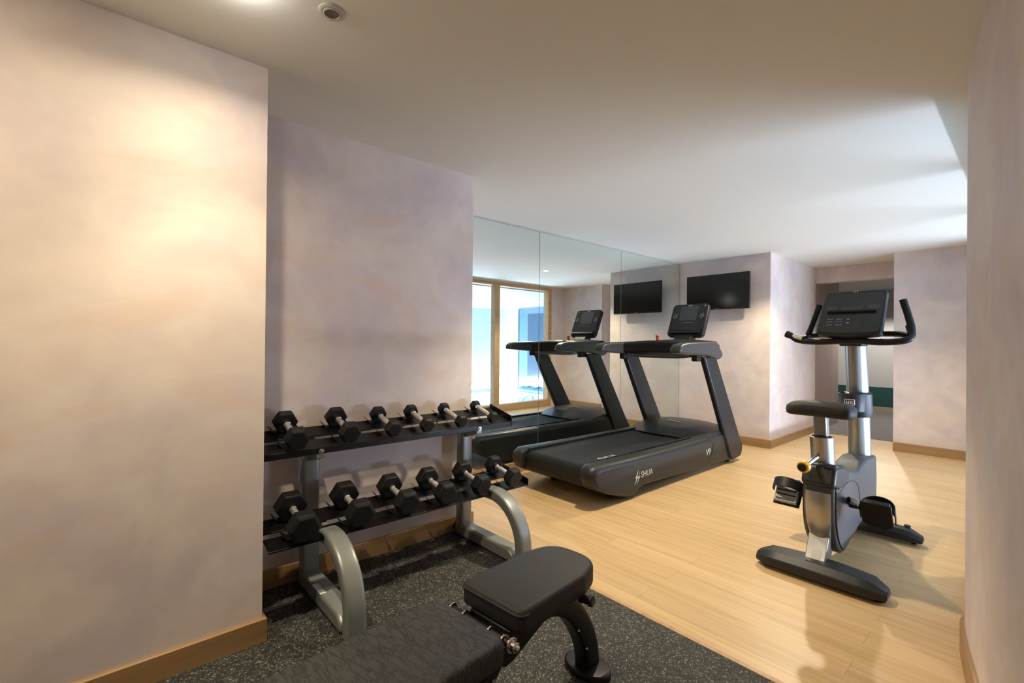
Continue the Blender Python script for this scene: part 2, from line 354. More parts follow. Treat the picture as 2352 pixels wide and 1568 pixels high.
# window with oak frame onto the pool room
def _win():
    o = empty('window_1', (XW, 4.5, 0), '', ''); del o['label'], o['category']; o['kind'] = 'structure'
    def fr(bm):
        box(bm, (XW-.005,2.775,2.205), (-.03,6.56,2.26)); box(bm, (XW-.005,2.775,0), (-.03,6.56,.12))
        box(bm, (XW-.005,2.775,.12), (-.03,2.86,2.205)); box(bm, (XW-.005,6.465,.12), (-.03,6.56,2.205))
    part('window_frame', 'framewood', o, fr, bevel=.004)
    for y in (3.92, 5.20):
        part('mullion', 'framewood', o, lambda bm: box(bm, (XW,y-.055,.12), (-.035,y+.055,2.205)), bevel=.004)
    for a, b_ in ((2.862,3.863),(3.977,5.143),(5.257,6.463)):
        part('pane', 'glass', o, lambda bm: box(bm, (-.10,a,.122), (-.094,b_,2.203)), smooth=0)
    anchor(o)
_win()

# passage behind the opening
structure('wall_passage_side', 'panelwood', lambda b: box(b, (XT-.14,YH,0), (XT-.001,8.64,2.2)))
def _pw(b):
    box(b, (-5.2,10.5,.47), (.2,10.6,2.3)); box(b, (XO+.11,YH+.14,0), (.2,YH+.2,2.3)); box(b, (.1,YH+.2,0), (.2,10.5,2.3)); box(b, (-5.2,8.0,0), (-5.1,10.5,2.3)); box(b, (-5.2,7.9,0), (XT-.14,8.0,2.3))
structure('wall_passage', 'greywall', _pw)
structure('wall_passage_band', 'greenband', lambda b: box(b, (-5.1,10.5,.10), (.1,10.6,.47)))
structure('baseboard_passage_far', 'greytrim', lambda b: box(b, (-5.1,10.485,0), (.1,10.6,.12)))
structure('ceiling_passage', 'greywall', lambda b: box(b, (-5.2,YH+.14,2.2), (.2,10.6,2.3)))
structure('floor_passage', 'carpet', lambda b: box(b, (-5.2,YH,-.06), (.2,10.6,.004)))

# pool room seen in the mirror
structure('wall_pool', 'poolwall', lambda b: (box(b, (4.15,-.5,-.4), (4.25,8.9,2.19)), box(b, (.0,8.8,-.4), (4.15,8.9,2.19)), box(b, (.6,-.6,-.4), (4.25,-.5,2.19)), box(b, (.0,7.05,-.4), (.1,8.8,2.19)), box(b, (.0,2.72,-.4), (.02,6.56,-.02))))
structure('ceiling_pool', 'poolwall', lambda b: box(b, (.0,-.6,2.19), (4.25,8.9,2.3)))
structure('floor_pool', 'poolwall', lambda b: box(b, (.0,-.6,-.5), (4.25,8.9,-.4)))
o = structure('trim_pool_ledge', 'pooltile', lambda b: (box(b, (1.9,8.45,-.4), (4.15,8.8,-.10)), box(b, (.02,2.77,-.4), (.3,8.8,-.10)), box(b, (.3,8.45,-.4), (1.9,8.8,-.10))), bevel=.01)
bm = bmn(); box(bm, (.305,-.495,-.399), (4.145,8.445,-.19)); tag(finish('pool_water', bm, 'water', smooth=0), 'light blue pool water behind the oak window frame, seen in the mirror', 'water')['kind'] = 'stuff'
o = empty('cove_light', (4.14, 4.0, -.10), 'glowing light strip along the foot of the pool room wall, seen in the mirror', 'light')
part('light_strip', 'led', o, lambda bm: box(bm, (4.13,-.2,-.08), (4.149,8.44,-.03)), smooth=0)
anchor(o)
o = empty('tinted_glass_partition', (2.4, 8.79, -.10), 'dark blue tinted glass partition beside the pool, seen in the mirror', 'partition')
part('glazing', 'bluepanel', o, lambda bm: box(bm, (.9,8.77,-.07), (3.22,8.799,2.15)), smooth=0)
part('reflection_pane', 'bluedark', o, lambda bm: box(bm, (2.1,8.765,.3), (2.85,8.771,2.0)), bevel=.004)  # darker sheet that paints a reflection onto the glazing
part('edge_rail', 'steel', o, lambda bm: box(bm, (3.2,8.75,-.07), (3.23,8.799,2.15)), smooth=0)
anchor(o)
o = empty('reflection_block', (2.3, 8.62, -.10), 'blue shape added on the pool ledge for a reflection in the glazing, seen in the mirror', 'reflection')  # added shape, its blue stands in for a reflection in the glazing
def _refl(bm):
    loft(bm, [[(1.7,8.5+.02*k,-.099+zz) if False else (xx, 8.52+yy, -.10+zz) for yy, zz in ((0,0),(.22,0),(.23,.05+.03*math.sin(k)),(.13,.13+.03*math.cos(k*1.7)),(.01,.07))] for k, xx in enumerate([1.75+.1*i for i in range(14)])])
part('reflection_mass', 'bluelight', o, _refl, bevel=.01); anchor(o)
o = empty('pool_handrail', (1.4, 7.6, -.10), 'curved steel handrail at the pool edge, seen in the mirror', 'handrail')
part('rail_tube', 'steel', o, lambda bm: tube(bm, smoothpath([(.22,6.45,-.099),(.24,6.45,.12),(.55,6.65,.13),(1.0,6.95,.02),(1.4,7.2,-.165)]), .022, 10))
anchor(o)
for x, y, s in ((2.97,7.15,'nearer the corner of the white wall'), (1.36,7.75,'beside the dark blue partition')):
    o = empty('pool_ceiling_lamp', (x, y, 2.19), 'round recessed pool room ceiling lamp '+s, 'lamp', 'pool room ceiling lamps')
    part('trim_ring', 'fixture', o, lambda bm: cyl(bm, (x,y,2.178), (x,y,2.1899), .075, 24))
    part('lamp_lens', 'coolglow', o, lambda bm: cyl(bm, (x,y,2.172), (x,y,2.178), .055, 24))
    anchor(o)

# lit downlight with a frosted drop lens, just beyond the top edge of the frame
o = empty('ceiling_downlight', (-1.58, .29, H), 'lit round downlight with a frosted drop lens near the left wall', 'lamp')
part('trim_ring', 'fixture', o, lambda bm: cyl(bm, (-1.58,.29,H-.006), (-1.58,.29,H-.0002), .062, 32), bevel=.002)
part('drop_lens', 'spotglow', o, lambda bm: cyl(bm, (-1.58,.29,H-.048), (-1.58,.29,H-.006), .036, 32, .045), bevel=.006)
anchor(o)
# ceiling fixture near the camera
o = empty('ceiling_speaker', (-1.551, .565, H), 'small round grilled fitting recessed in the ceiling above the rack corner', 'ceiling fixture')
def _ring(bm, x, y, r0, r1, z0, z1, n=40):
    loft(bm, [[(x+r*math.cos(2*PI*k/n), y+r*math.sin(2*PI*k/n), z) for k in range(n)] for r, z in ((r1,z1),(r1,z0+.002),(r1-.004,z0),(r0,z0),(r0,z1))], False)
part('trim_ring', 'fixture', o, lambda bm: _ring(bm, -1.551,.565,.030,.042,H-.006,H-.0002))
part('inner_ring', 'fixture', o, lambda bm: _ring(bm, -1.551,.565,.024,.0285,H-.009,H-.0002))
def _grl(bm):
    cyl(bm, (-1.551,.565,H-.004), (-1.551,.565,H-.0002), .024, 32)
    for i in range(-6,7):
        for j in range(-6,7):
            if i*i+j*j < 26: cyl(bm, (-1.551+i*.0043,.565+j*.0043,H-.0046), (-1.551+i*.0043,.565+j*.0043,H-.004), .0014, 6)
part('grille', 'grille', o, _grl)
anchor(o)

# rubber mat
bm = bmn(); prism(bm, [(XL+.0155,-3.08),(XL+.0155,YL-.0005+.0),(XL+.0155,YL+.0155),(XD+.0155,YL+.0155),(XD+.0155,1.80),(-.10,1.80)]+[(-.03,1.40),(.04,.75),(.15,0),(.27,-1.2),(.34,-3.08)], 2, .0005, .008)
tag(finish('rubber_mat', bm, 'rubber', smooth=0), 'black speckled rubber matting under the bench and the dumbbell rack', 'mat')

# ------------------------------------------------------------------ television
o = empty('television', (-2.70, YT, 1.64), 'flat black television mounted on the wall above the treadmill', 'television')
TY = 5.692
part('housing', 'tvbezel', o, lambda bm: (box(bm, (-3.026,TY,1.636), (-2.244,TY+.028,2.072)), box(bm, (-2.86,TY+.028,1.70), (-2.41,TY+.05,1.98))), bevel=.004)
part('display', 'tv', o, lambda bm: box(bm, (-3.018,TY-.0015,1.652), (-2.252,TY+.001,2.064)), smooth=0)
part('wall_bracket', 'blackmetal', o, lambda bm: (box(bm, (-2.76,YT-.012,1.72), (-2.51,YT-.0003,1.98)), box(bm, (-2.66,TY+.045,1.80), (-2.61,YT-.01,1.90))), bevel=.003)
part('badge', 'keywhite', o, lambda bm: box(bm, (-2.66,TY-.0015,1.641), (-2.61,TY+.001,1.646)), smooth=0)
anchor(o)

# ------------------------------------------------------------------ dumbbell rack
def rack():
    o = empty('dumbbell_rack', (-2.2, 1.24, .008), 'two tier dumbbell rack with grey arched legs and black trays', 'rack')
    for yc in (.78, 1.71):
        f = part('side_frame', 'greymetal', o, lambda bm: tube(bm, [(-2.372,yc,.03),(-2.372,yc,.66)], .040, 16, .034, up=Vector((1,0,0)), square=True), smooth=50)
        part('foot_beam', 'greymetal', f, lambda bm: prism(bm, [(-2.41,.014),(-1.93,.014),(-1.865,.014),(-1.865,.055),(-1.91,.085),(-2.41,.085)], 1, yc-.042, yc+.042), bevel=.014, seg=3)
        arc = [(-2.12,yc,.335),(-2.07,yc,.338)]+[(-2.07+.245*math.sin(a), yc, .093+.245*math.cos(a)) for a in [PI/2*k/10 for k in range(1,11)]]+[(-1.825,yc,.0135)]
        part('arched_leg', 'greymetal', f, lambda bm: tube(bm, arc, .041, 20, .030, up=Vector((0,0,1)) if False else Vector((.7,0,.7)), square=True), smooth=50)
        part('end_cap', 'treaddark', f, lambda bm: cyl(bm, (-2.41,yc,.045), (-2.437,yc,.045), .034, 16))
        part('rubber_foot', 'treaddark', f, lambda bm: cyl(bm, (-1.89,yc,.0085), (-1.89,yc,.014), .03, 16))
        part('tray_arm', 'greymetal', f, lambda bm: prism(bm, [(-2.40,.60),(-2.22,.655),(-2.22,.685),(-2.40,.735)], 1, yc-.02, yc+.02), bevel=.003)
        part('tray_arm', 'greymetal', f, lambda bm: prism(bm, [(-2.40,.28),(-2.07,.31),(-2.07,.345),(-2.40,.39)], 1, yc-.02, yc+.02), bevel=.003)
    part('warning_label', 'sticker', o, lambda bm: box(bm, (-2.20,.738,.0853), (-2.09,.764,.0859)), smooth=0)
    for (xr, zr, xg, zg, xf, zf, bz_) in ((-2.425,.772,-2.335,.742,-2.215,.712,.676),(-2.29,.398,-2.19,.374,-2.06,.350,.334)):
        y0, y1 = .52, 1.965
        def trayshape(bm):
            t = .005
            prism(bm, [(xr,zr),(xg,zg),(xg,zg-.007),(xg-t,zg-.007),(xr,zr-t)], 1, y0, y1)
            s = (zf-zg)/(xf-xg); xa = xg+.032; za = zg-.012
            prism(bm, [(xa,za),(xf,zf-.008),(xf,bz_),(xf-t,bz_),(xf-t,zf-.008-t),(xa,za-t)], 1, y0, y1)
        tr = part('tray', 'traymetal', o, trayshape, bevel=.0015, smooth=30)
        part('end_plate', 'traymetal', tr, lambda bm: prism(bm, [(xr-.01,zr+.022),(xf+.003,zf+.026),(xf+.003,bz_),(xg,zg-.035),(xr-.01,zr-.03)], 1, y1-.006, y1), bevel=.0015)
        for yb in (.78, 1.71):
            part('bolt', 'chrome', tr, lambda bm: (cyl(bm, (xf,yb,bz_+.011), (xf+.003,yb,bz_+.011), .0125, 18), cyl(bm, (xf+.003,yb,bz_+.011), (xf+.009,yb,bz_+.011), .009, 6, .006)), bevel=.0008)
    return o
rk = rack()
UP = [(.667,.056,.052),(.91,.055,.050),(1.14,.046,.046),(1.34,.043,.042),(1.564,.0385,.040),(1.802,.037,.038)]
LO = [(.656,.070,.066),(.902,.069,.064),(1.141,.066,.062),(1.368,.064,.060),(1.604,.0615,.058),(1.841,.059,.056)]
place_words = ['first from the left', 'second from the left', 'third from the left', 'fourth from the left', 'fifth from the left', 'last on the right']
def dumbbell(y, R, hl, xr, zr, slope, label, grp):
    a = math.radians(30); ap = R*math.cos(a)
    L = .192
    o = empty('dumbbell', (xr+L/2, y, zr), label, 'dumbbell', grp)
    ang = math.atan(slope); o.rotation_euler = (0, ang, 0)
    def head(s):
        def fn(bm):
            rings = []
            for t, k in ((-hl/2,.90),(-hl/2+.007,1),(hl/2-.012,1),(hl/2,.80)):
                rings.append([(s*(L/2+t if s > 0 else L/2+t), R*k*math.cos(PI/3*i), R*k*math.sin(PI/3*i)) for i in range(6)])
            loft(bm, rings)
        return fn
    for s in (-1, 1):
        h = part('hex_head', 'hexrubber', o, head(s), bevel=.003, smooth=25); h['local'] = 1
    hd = part('handle', 'knurl', o, lambda bm: tube(bm, [(x,0,0) for x in (-.058,-.045,-.02,0,.02,.045,.058)], [.0125,.0128,.0148,.0155,.0148,.0128,.0125], 18)); hd['local'] = 1
    for s in (-1, 1):
        c = part('collar', 'chrome', o, lambda bm: cyl(bm, (s*.052,0,0), (s*(L/2-hl/2+.004),0,0), .0165, 20, .019), bevel=.002); c['local'] = 1
    return o
def cradle(y, R, tier, kind):
    pass
for lst, tier, (xr, zr0, sl), tray in ((UP, 'upper', (-2.392, 0, .235), (-2.425,.772,-2.335,.742,-2.215,.712)), (LO, 'lower', (-2.25, 0, .17), (-2.29,.398,-2.19,.374,-2.06,.350))):
    for i, (y, R, hl) in enumerate(lst):
        ap = R*math.cos(PI/6)
        # surface of the sloping trays under the axis
        xt, zt, xg, zg, xf, zf = tray
        sl = (zt-zf)/(xf-xt)
        zs = zt-(xr+.0-xt)*sl
        ztop = zs+ap/math.cos(math.atan(sl))+.004
        big = {'upper': ['largest black hex head dumbbell', 'large black hex head dumbbell', 'medium black hex head dumbbell', 'smaller black hex head dumbbell', 'small black hex head dumbbell', 'smallest black hex head dumbbell'],
               'lower': ['thickest black hex head dumbbell', 'heavy black hex head dumbbell', 'heavy black hex head dumbbell', 'heavy black hex head dumbbell', 'heavy black hex head dumbbell', 'lightest black hex head dumbbell']}[tier][i]
        lab = '%s on the %s tier, %s' % (big, tier, place_words[i])
        d = dumbbell(y, R, hl, xr, ztop-.096*sl, sl, lab, 'dumbbells on the %s tier' % tier)
        # cradle tabs welded to the trays either side of each dumbbell
        w_ = R*.5+.014
        for s in (-1, 1):
            for (xa, xb) in ((xt-.014, xt+.032), (xg+.040, xg+.082)):
                za, zb = zt-(xa-xt)*sl, zt-(xb-xt)*sl
                if xb > xg+.02: za -= .004; zb -= .006
                def tab(bm):
                    ya, yb = y+s*(w_), y+s*(w_+.018)
                    lo, hi = sorted((ya, yb)); 
                    pts = []
                    for (xx, zz) in ((xa, za), (xb, zb)):
                        pts.append([(xx, ya, zz+.0005), (xx, ya+s*.004, zz+.0005), (xx, yb+s*.004, zz+.017), (xx, yb, zz+.017)])
                    loft(bm, pts)
                t = part('cradle_tab', 'traymetal', rk, tab, smooth=0)
anchor(rk)

# ------------------------------------------------------------------ treadmill
def treadmill():
    o = empty('treadmill', (-2.515, 3.8, 0), 'black treadmill with tall slanted uprights facing the television wall', 'treadmill')
    XR, XLf = -2.075, -2.955
    prof = [(2.66,.325),(2.615,.30),(2.60,.235),(2.635,.165),(2.80,.095),(3.05,.012),(3.14,.012),(3.20,.062),(3.26,.078),(4.25,.05),(4.70,.02),(4.98,.02),(5.03,.10),(4.98,.26),(4.90,.335),(4.44,.338),(4.36,.312),(3.4,.316)]
    for s, xo in ((1, XR), (-1, XLf)):
        xi = xo - s*.125
        def side(bm):
            rings = []
            for t, k in ((0, 0), (.7, 0), (1, 1)):
                x = xi+(xo-xi)*t
                rings.append([(x, y+(.020 if y < 2.7 else 0)*k*1.2, z-(.022 if z > .29 else 0)*k+(.02 if z < .03 else 0)*k) for y, z in prof])
            loft(bm, rings)
        sp = part('side_panel', 'treadbody', o, side, bevel=.022, seg=4, smooth=35)
        part('rear_wheel', 'treaddark', sp, lambda bm: cyl(bm, (xi-s*.03,3.0,.036), (xi-s*.005,3.0,.036), .035, 20), bevel=.004)
        part('levelling_foot', 'treaddark', sp, lambda bm: (cyl(bm, (xo-s*.06,4.86,.0005), (xo-s*.06,4.86,.02), .026, 18)))
        part('top_strip', 'treaddark', sp, lambda bm: box(bm, (min(xi-s*.012,xi+s*.001), 2.70, .29), (max(xi-s*.012,xi+s*.001), 4.5, .322)), bevel=.002)
        # upright
        up = [(4.205,1.085),(4.45,1.085),(4.965,.30),(5.065,.165),(5.055,.095),(5.02,.045),(4.86,.03),(4.80,.05)]
        x0, x1 = sorted((xo-s*.035, xo+s*.022))
        part('upright', 'upright', o, lambda bm: prism(bm, up, 0, x0, x1), bevel=.018, seg=4, smooth=35)
        # handrail pod
        rl = [(3.745,1.128),(3.755,1.180),(3.80,1.205),(3.90,1.218),(4.40,1.232),(4.47,1.215),(4.575,1.125),(4.58,1.085),(4.52,1.062),(4.46,1.058),(4.38,1.078),(4.28,1.095),(4.0,1.108)]
        x0, x1 = sorted((xo-s*.075, xo+s*.028))
        h = part('handrail', 'treadsilver', o, lambda bm: prism(bm, rl, 0, x0, x1), bevel=.024, seg=4, smooth=35)
        part('rail_bracket', 'treaddark', h, lambda bm: box(bm, (min(xo-s*.07,xo-s*.01),4.125,1.045), (max(xo-s*.07,xo-s*.01),4.235,1.12)), bevel=.012, seg=3)
    # deck
    part('deck', 'treaddark', o, lambda bm: prism(bm, [(2.72,.285),(2.66,.25),(2.66,.16),(2.74,.12),(4.6,.12),(4.6,.285)], 0, XLf+.10, XR-.10), bevel=.02, seg=3)
    def blt(bm):
        r = .055; pr = [(4.55,.302)]+[(2.72-r*math.sin(a), .247+r*math.cos(a)) for a in [PI*k/8 for k in range(9)]]+[(4.55,.192)]
        prism(bm, pr, 0, XLf+.142, XR-.142)
    bl = part('running_belt', 'belt', o, blt, smooth=35)
    text('lettering', 'WELLNESS', .052, 'white', bl, (-2.36,2.89,.3024), (1,0,0), (0,1,0), .001, 0) if False else None
    def bars(bm):
        for i, (x, l) in enumerate(((-2.318,.0))): pass
    g = text('printed_mark', 'SHUA', .085, 'white', bl, (-2.235,2.925,.3024), (0,1,0), (-1,0,0), .0006)
    part('printed_line', 'keywhite', bl, lambda bm: box(bm, (-2.222,2.93,.3022), (-2.212,3.08,.3028)), smooth=0)
    # motor hood
    def hood(bm):
        rings = []
        n = 9
        secs = [(4.28,.318,.0),(4.40,.352,.02),(4.56,.385,.02),(4.80,.390,.01),(4.93,.345,0),(4.97,.26,0)]
        for y, zt, cr in secs:
            ring = []
            for i in range(n):
                t = i/(n-1)*2-1
                ring.append((-2.515+t*.425, y-(.16*(1-t*t) if y < 4.3 else (.10*(1-t*t) if y < 4.45 else 0)), zt-(abs(t)**3)*.035+cr*(1-t*t)))
            ring += [(-2.515+.425, y, .2), (-2.515-.425, y, .2)]
            rings.append(ring)
        loft(bm, rings)
    hd = part('motor_hood', 'treadbody', o, hood, bevel=.006, smooth=40)
    part('printed_mark', 'keywhite', hd, lambda bm: box(bm, (-2.60,4.50,.4045), (-2.46,4.515,.4052)), smooth=0)
    # bridge between the rails
    def br(bm):
        rings = []
        for i in range(13):
            t = i/12*2-1; x = -2.515+t*.38
            q = (1-t*t)
            y0 = 4.10+.10*q; z0 = 1.125+.0*q; zt = 1.225+.022*q
            rings.append([(x, y0, z0), (x, y0, zt-.03), (x, y0+.03, zt-.006), (x, y0+.12, zt), (x, 4.62, zt+.01), (x, 4.70, zt-.03), (x, 4.68, z0-.015), (x, y0+.08, z0-.03)])
        loft(bm, rings)
    b2 = part('console_bridge', 'treaddark', o, br, bevel=.01, seg=3)
    part('grip_bar', 'treadsilver', b2, lambda bm: tube(bm, smoothpath([(-2.87,4.16,1.10),(-2.75,4.19,1.085),(-2.515,4.20,1.08),(-2.28,4.19,1.085),(-2.16,4.16,1.10)]), .018, 12))
    part('stop_button', 'orange', b2, lambda bm: (cyl(bm, (-2.60,4.30,1.245), (-2.60,4.30,1.285), .016, 18), cyl(bm, (-2.60,4.30,1.285), (-2.60,4.30,1.297), .024, 20, .017)), bevel=.003)
    part('safety_sticker', 'yellow', b2, lambda bm: box(bm, (-2.64,4.215,1.236), (-2.58,4.235,1.241)), smooth=0)
    # console
    p0, p1 = Vector((-2.505,4.655,1.285)), Vector((-2.505,4.815,1.645))
    v = (p1-p0).normalized(); nrm = Vector((0,-v.z,v.y))    # outward normal towards the runner
    nk = part('console_neck', 'treaddark', o, lambda bm: loft(bm, [[(-2.505+sx*.105,y,1.22),(-2.505-sx*.105,y,1.22)][0] and (-2.505+sx*.11, y, z) for sx, y, z in ()] ) if False else prism(bm, [(4.58,1.225),(4.72,1.225),(4.78,1.38),(4.72,1.38)], 0, -2.60, -2.41), bevel=.01)
    def plate(bm, w0, w1, u0, u1, d0, d1, r=.03):
        """rounded panel in the console plane: half widths w0 bottom, w1 top, heights u0..u1, depth d0..d1 along the normal"""
        pts = []
        for cx, cu, a0 in ((w0-r, u0+r, -PI/2), (w1-r, u1-r, 0), (-w1+r, u1-r, PI/2), (-w0+r, u0+r, PI)):
            for k in range(5):
                a = a0+PI/2*k/4; pts.append((cx+r*math.cos(a), cu+r*math.sin(a)))
        loft(bm, [[p0+Vector((1,0,0))*x+v*u+nrm*d for x, u in pts] for d in (d0, d1)])
    L_ = (p1-p0).length
    cs = part('console', 'treaddark', o, lambda bm: plate(bm, .205,.205,.005,L_,-.055,0,.045), bevel=.012, seg=3)
    part('control_panel', 'screen', cs, lambda bm: plate(bm, .195,.195,.075,L_-.008,0,.003,.03), smooth=0)
    part('ledge', 'treadbody', cs, lambda bm: plate(bm, .17,.18,.035,.062,0,.022,.012), bevel=.004)
    part('power_light', 'white', cs, lambda bm: plate(bm, -.155,-.155,L_-.036,L_-.028,.003,.0045,-.002) if False else cyl(bm, p0+v*(L_-.03)+nrm*.003+Vector((.165,0,0)), p0+v*(L_-.03)+nrm*.005+Vector((.165,0,0)), .006, 12))
    part('display', 'screengrey', cs, lambda bm: plate(bm, .095,.10,.19,L_-.03,.003,.0042,.006), smooth=0)
    def keys(sx):
        def fn(bm):
            for (a, b_) in ((.135,.235),(.135,.26),(.155,.248),(.150,.222),(.172,.24),(.160,.27)):
                c = p0+Vector((sx*a,0,0))+v*b_+nrm*.0032; q = .0045
                loft(bm, [[c+Vector((ix*q,0,0))+v*iy*q+nrm*d for ix, iy in ((-1,-1),(1,-1),(1,1),(-1,1))] for d in (0,.0012)])
        return fn
    for sx in (-1, 1): part('keypad', 'keywhite', cs, keys(sx), smooth=0)
    def kk(bm):
        for a in (-.06,-.03,0,.03,.06):
            c = p0+Vector((a,0,0))+v*.165+nrm*.0032; q = .004
            loft(bm, [[c+Vector((ix*q*1.6,0,0))+v*iy*q*.5+nrm*d for ix, iy in ((-1,-1),(1,-1),(1,1),(-1,1))] for d in (0,.0012)])
    part('key_row', 'keywhite', cs, kk, smooth=0)
    text('lettering', 'SHUA', .020, 'keywhite', cs, p0+v*(L_-.03)+nrm*.0045+Vector((-.028,0,0)), (1,0,0), v, .0006)
    # side lettering on the panel towards the camera
    z0 = .128
    xo = XR+.0012
    text('lettering', 'SHUA', .066, 'white', o, (xo,3.207,.150), (0,1,0), (0,0,1), .0012)
    def bolt(bm):
        prism(bm, [(3.122,.105),(3.145,.155),(3.128,.155),(3.172,.215),(3.152,.165),(3.168,.165)], 0, xo-.0006, xo+.0006)
        prism(bm, [(3.150,.105),(3.196,.165),(3.176,.165),(3.190,.195),(3.162,.150),(3.176,.150)], 0, xo-.0006, xo+.0006)
    part('emblem', 'white', o, bolt, smooth=0)
    part('panel_seam', 'treaddark', o, lambda bm: tube(bm, smoothpath([(xo-.002,4.44,.262),(xo-.0005,4.43,.20),(xo-.0005,4.40,.145),(xo-.002,4.33,.078)]), .003, 6))
    text('lettering', 'V9', .085, 'white', o, (xo,4.285,.155), (0,1,0), (0,0,1), .0012, .15)
    anchor(o)
    return o
treadmill()

# ------------------------------------------------------------------ exercise bike
def bike():
    CX = -.765
    o = empty('exercise_bike', (CX, 3.3, 0), 'upright exercise bike with silver tubes and a black saddle', 'exercise bike')
    def foot(pts_side, x0, x1, y0, y1, zt, z0=.02, taper=.05):
        def fn(bm):
            n = 11; rings = []
            for i in range(n):
                t = i/(n-1)*2-1; x = (x0+x1)/2+t*(x1-x0)/2
                e = max(0, abs(t)-.80)/.20
                q = 1-t*t*.5
                yc = (y0+y1)/2; hw = (y1-y0)/2*(.80+.20*(1-t*t))*(1-.42*e)
                h = zt*(.86+.14*(1-t*t))*(1-.28*e)
                bow = -.012*(t*t)
                rings.append([(x,yc-hw+bow,z0),(x,yc+hw+bow,z0),(x,yc+hw+bow,h*.62),(x,yc+hw*.55+bow,h),(x,yc-hw*.60+bow,h),(x,yc-hw+bow,h*.66)])
            loft(bm, rings)
        return fn
    rf = part('rear_stabiliser', 'bikedark', o, foot(None, -1.035, -.46, 2.695, 2.885, .098), bevel=.006, seg=3, smooth=30)
    for x in (-.99, -.50): part('levelling_foot', 'treaddark', rf, lambda bm: cyl(bm, (x,2.775,.0005), (x,2.775,.021), .030, 18, .024))
    ff = part('front_stabiliser', 'bikedark', o, foot(None, -1.085, -.455, 3.665, 3.80, .092), bevel=.006, seg=3, smooth=30)
    for x in (-1.04, -.50):
        part('transport_wheel', 'treaddark', ff, lambda bm: cyl(bm, (x-.012,3.725,.022), (x+.012,3.725,.022), .0215, 18))
    part('stabiliser_bolt', 'bikegrey', ff, lambda bm: cyl(bm, (-.535,3.76,.07), (-.535,3.76,.096), .016, 14))
    part('front_beam', 'bikedark', o, lambda bm: prism(bm, [(3.45,.12),(3.66,.055),(3.76,.055),(3.76,.16),(3.5,.24)], 0, CX-.055, CX+.055), bevel=.008)
    # silver bracket between stabiliser and body
    br = part('frame_bracket', 'silver', o, lambda bm: prism(bm, [(2.775,.088),(2.895,.088),(2.985,.235),(2.87,.235)], 0, CX-.046, CX+.046), bevel=.004)
    part('paper_sticker', 'sticker', br, lambda bm: loft(bm, [[Vector((CX+a, 2.7745+(b_-.088)*.646-d, b_)) for a, b_ in ((-.018,.098),(.022,.094),(.026,.128),(.010,.145),(-.002,.138),(-.016,.146))] for d in (0,.0012)]), smooth=0)
    # shroud
    prof = [(2.86,.585),(2.83,.52),(2.815,.42),(2.825,.30),(2.86,.20),(2.91,.13),(2.97,.095),(3.04,.09),(3.16,.115),(3.34,.155),(3.55,.155),(3.70,.16),(3.765,.21),(3.775,.36),(3.755,.50),(3.55,.515),(3.42,.50),(3.30,.475),(3.12,.51),(3.0,.55)]
    bd = part('shroud', 'bikegrey', o, lambda bm: prism(bm, prof, 0, CX-.066, CX+.076), bevel=.016, seg=4, smooth=35)
    def rimline(bm):
        pts = [(CX+.0765, y, z) for y, z in ((2.845,.55),(2.835,.42),(2.845,.30),(2.88,.21),(2.93,.15),(2.985,.115))]
        tube(bm, smoothpath(pts), .006, 8)
        tube(bm, smoothpath([(CX-.0665, p[1], p[2]) for p in pts]), .006, 8)
    part('shroud_seam', 'treaddark', bd, rimline)
    def arcline(bm):
        tube(bm, smoothpath([(CX+.0755, y, z) for y, z in ((2.93,.435),(3.05,.455),(3.2,.44),(3.30,.38),(3.34,.28))]), .003, 6)
    part('cover_seam', 'bikedark', bd, arcline)
    # silver rear panel: curved strip wrapping the back of the shroud
    def rp_(bm):
        rings = []
        for z, y, hw in ((.44,2.812,.056),(.40,2.808,.057),(.34,2.812,.057),(.28,2.822,.055),(.22,2.846,.050),(.17,2.872,.043),(.14,2.895,.036)):
            ring = []
            for i in range(9):
                t = i/8*2-1; ring.append((CX+.005+t*hw, y-.012*(1-t*t)*1.3, z))
            ring += [(CX+.005+hw, y+.03, z), (CX+.005-hw, y+.03, z)]
            rings.append(ring)
        loft(bm, rings)
    part('rear_panel', 'silver', bd, rp_, smooth=60)
    part('collar_band', 'bikedark', bd, lambda bm: prism(bm, [(2.83,.575),(2.80,.50),(2.795,.475),(2.90,.445),(3.08,.455),(3.09,.52),(3.0,.56)], 0, CX-.072, CX+.082), bevel=.018, seg=4)
    # seat post
    def oval(cx, cy, rx, ry, z, n=28): return [(cx+rx*math.cos(2*PI*k/n), cy+ry*math.sin(2*PI*k/n), z) for k in range(n)]
    st = part('seat_tube', 'silver', o, lambda bm: (loft(bm, [oval(CX-.005,2.945,.054,.066,.52), oval(CX-.005,2.905,.054,.066,.715)], False), loft(bm, [oval(CX-.005,2.905,.054,.066,.715), oval(CX-.005,2.905,.046,.058,.716), oval(CX-.005,2.91,.046,.058,.69)], False)), smooth=50)
    part('tube_insert', 'treaddark', st, lambda bm: loft(bm, [oval(CX-.005,2.91,.045,.057,.68), oval(CX-.005,2.905,.045,.057,.708)]))
    part('seat_post', 'steel', o, lambda bm: loft(bm, [[(CX-.005+sx, cy+sy, z) for sx, sy in ((-.030,-.028),(.030,-.028),(.030,.028),(-.030,.028))] for z, cy in ((.69,2.91),(.86,2.885))]), bevel=.005)
    ak = part('height_knob', 'yellow', o, lambda bm: cyl(bm, (CX-.035,2.70,.578), (CX-.030,2.733,.582), .030, 28, .030), bevel=.006, seg=3)
    part('knob_core', 'treaddark', ak, lambda bm: cyl(bm, (CX-.0365,2.692,.577), (CX-.0345,2.705,.579), .021, 24), bevel=.003)
    part('knob_shaft', 'steel', ak, lambda bm: cyl(bm, (CX-.030,2.733,.582), (CX-.012,2.85,.612), .012, 16))
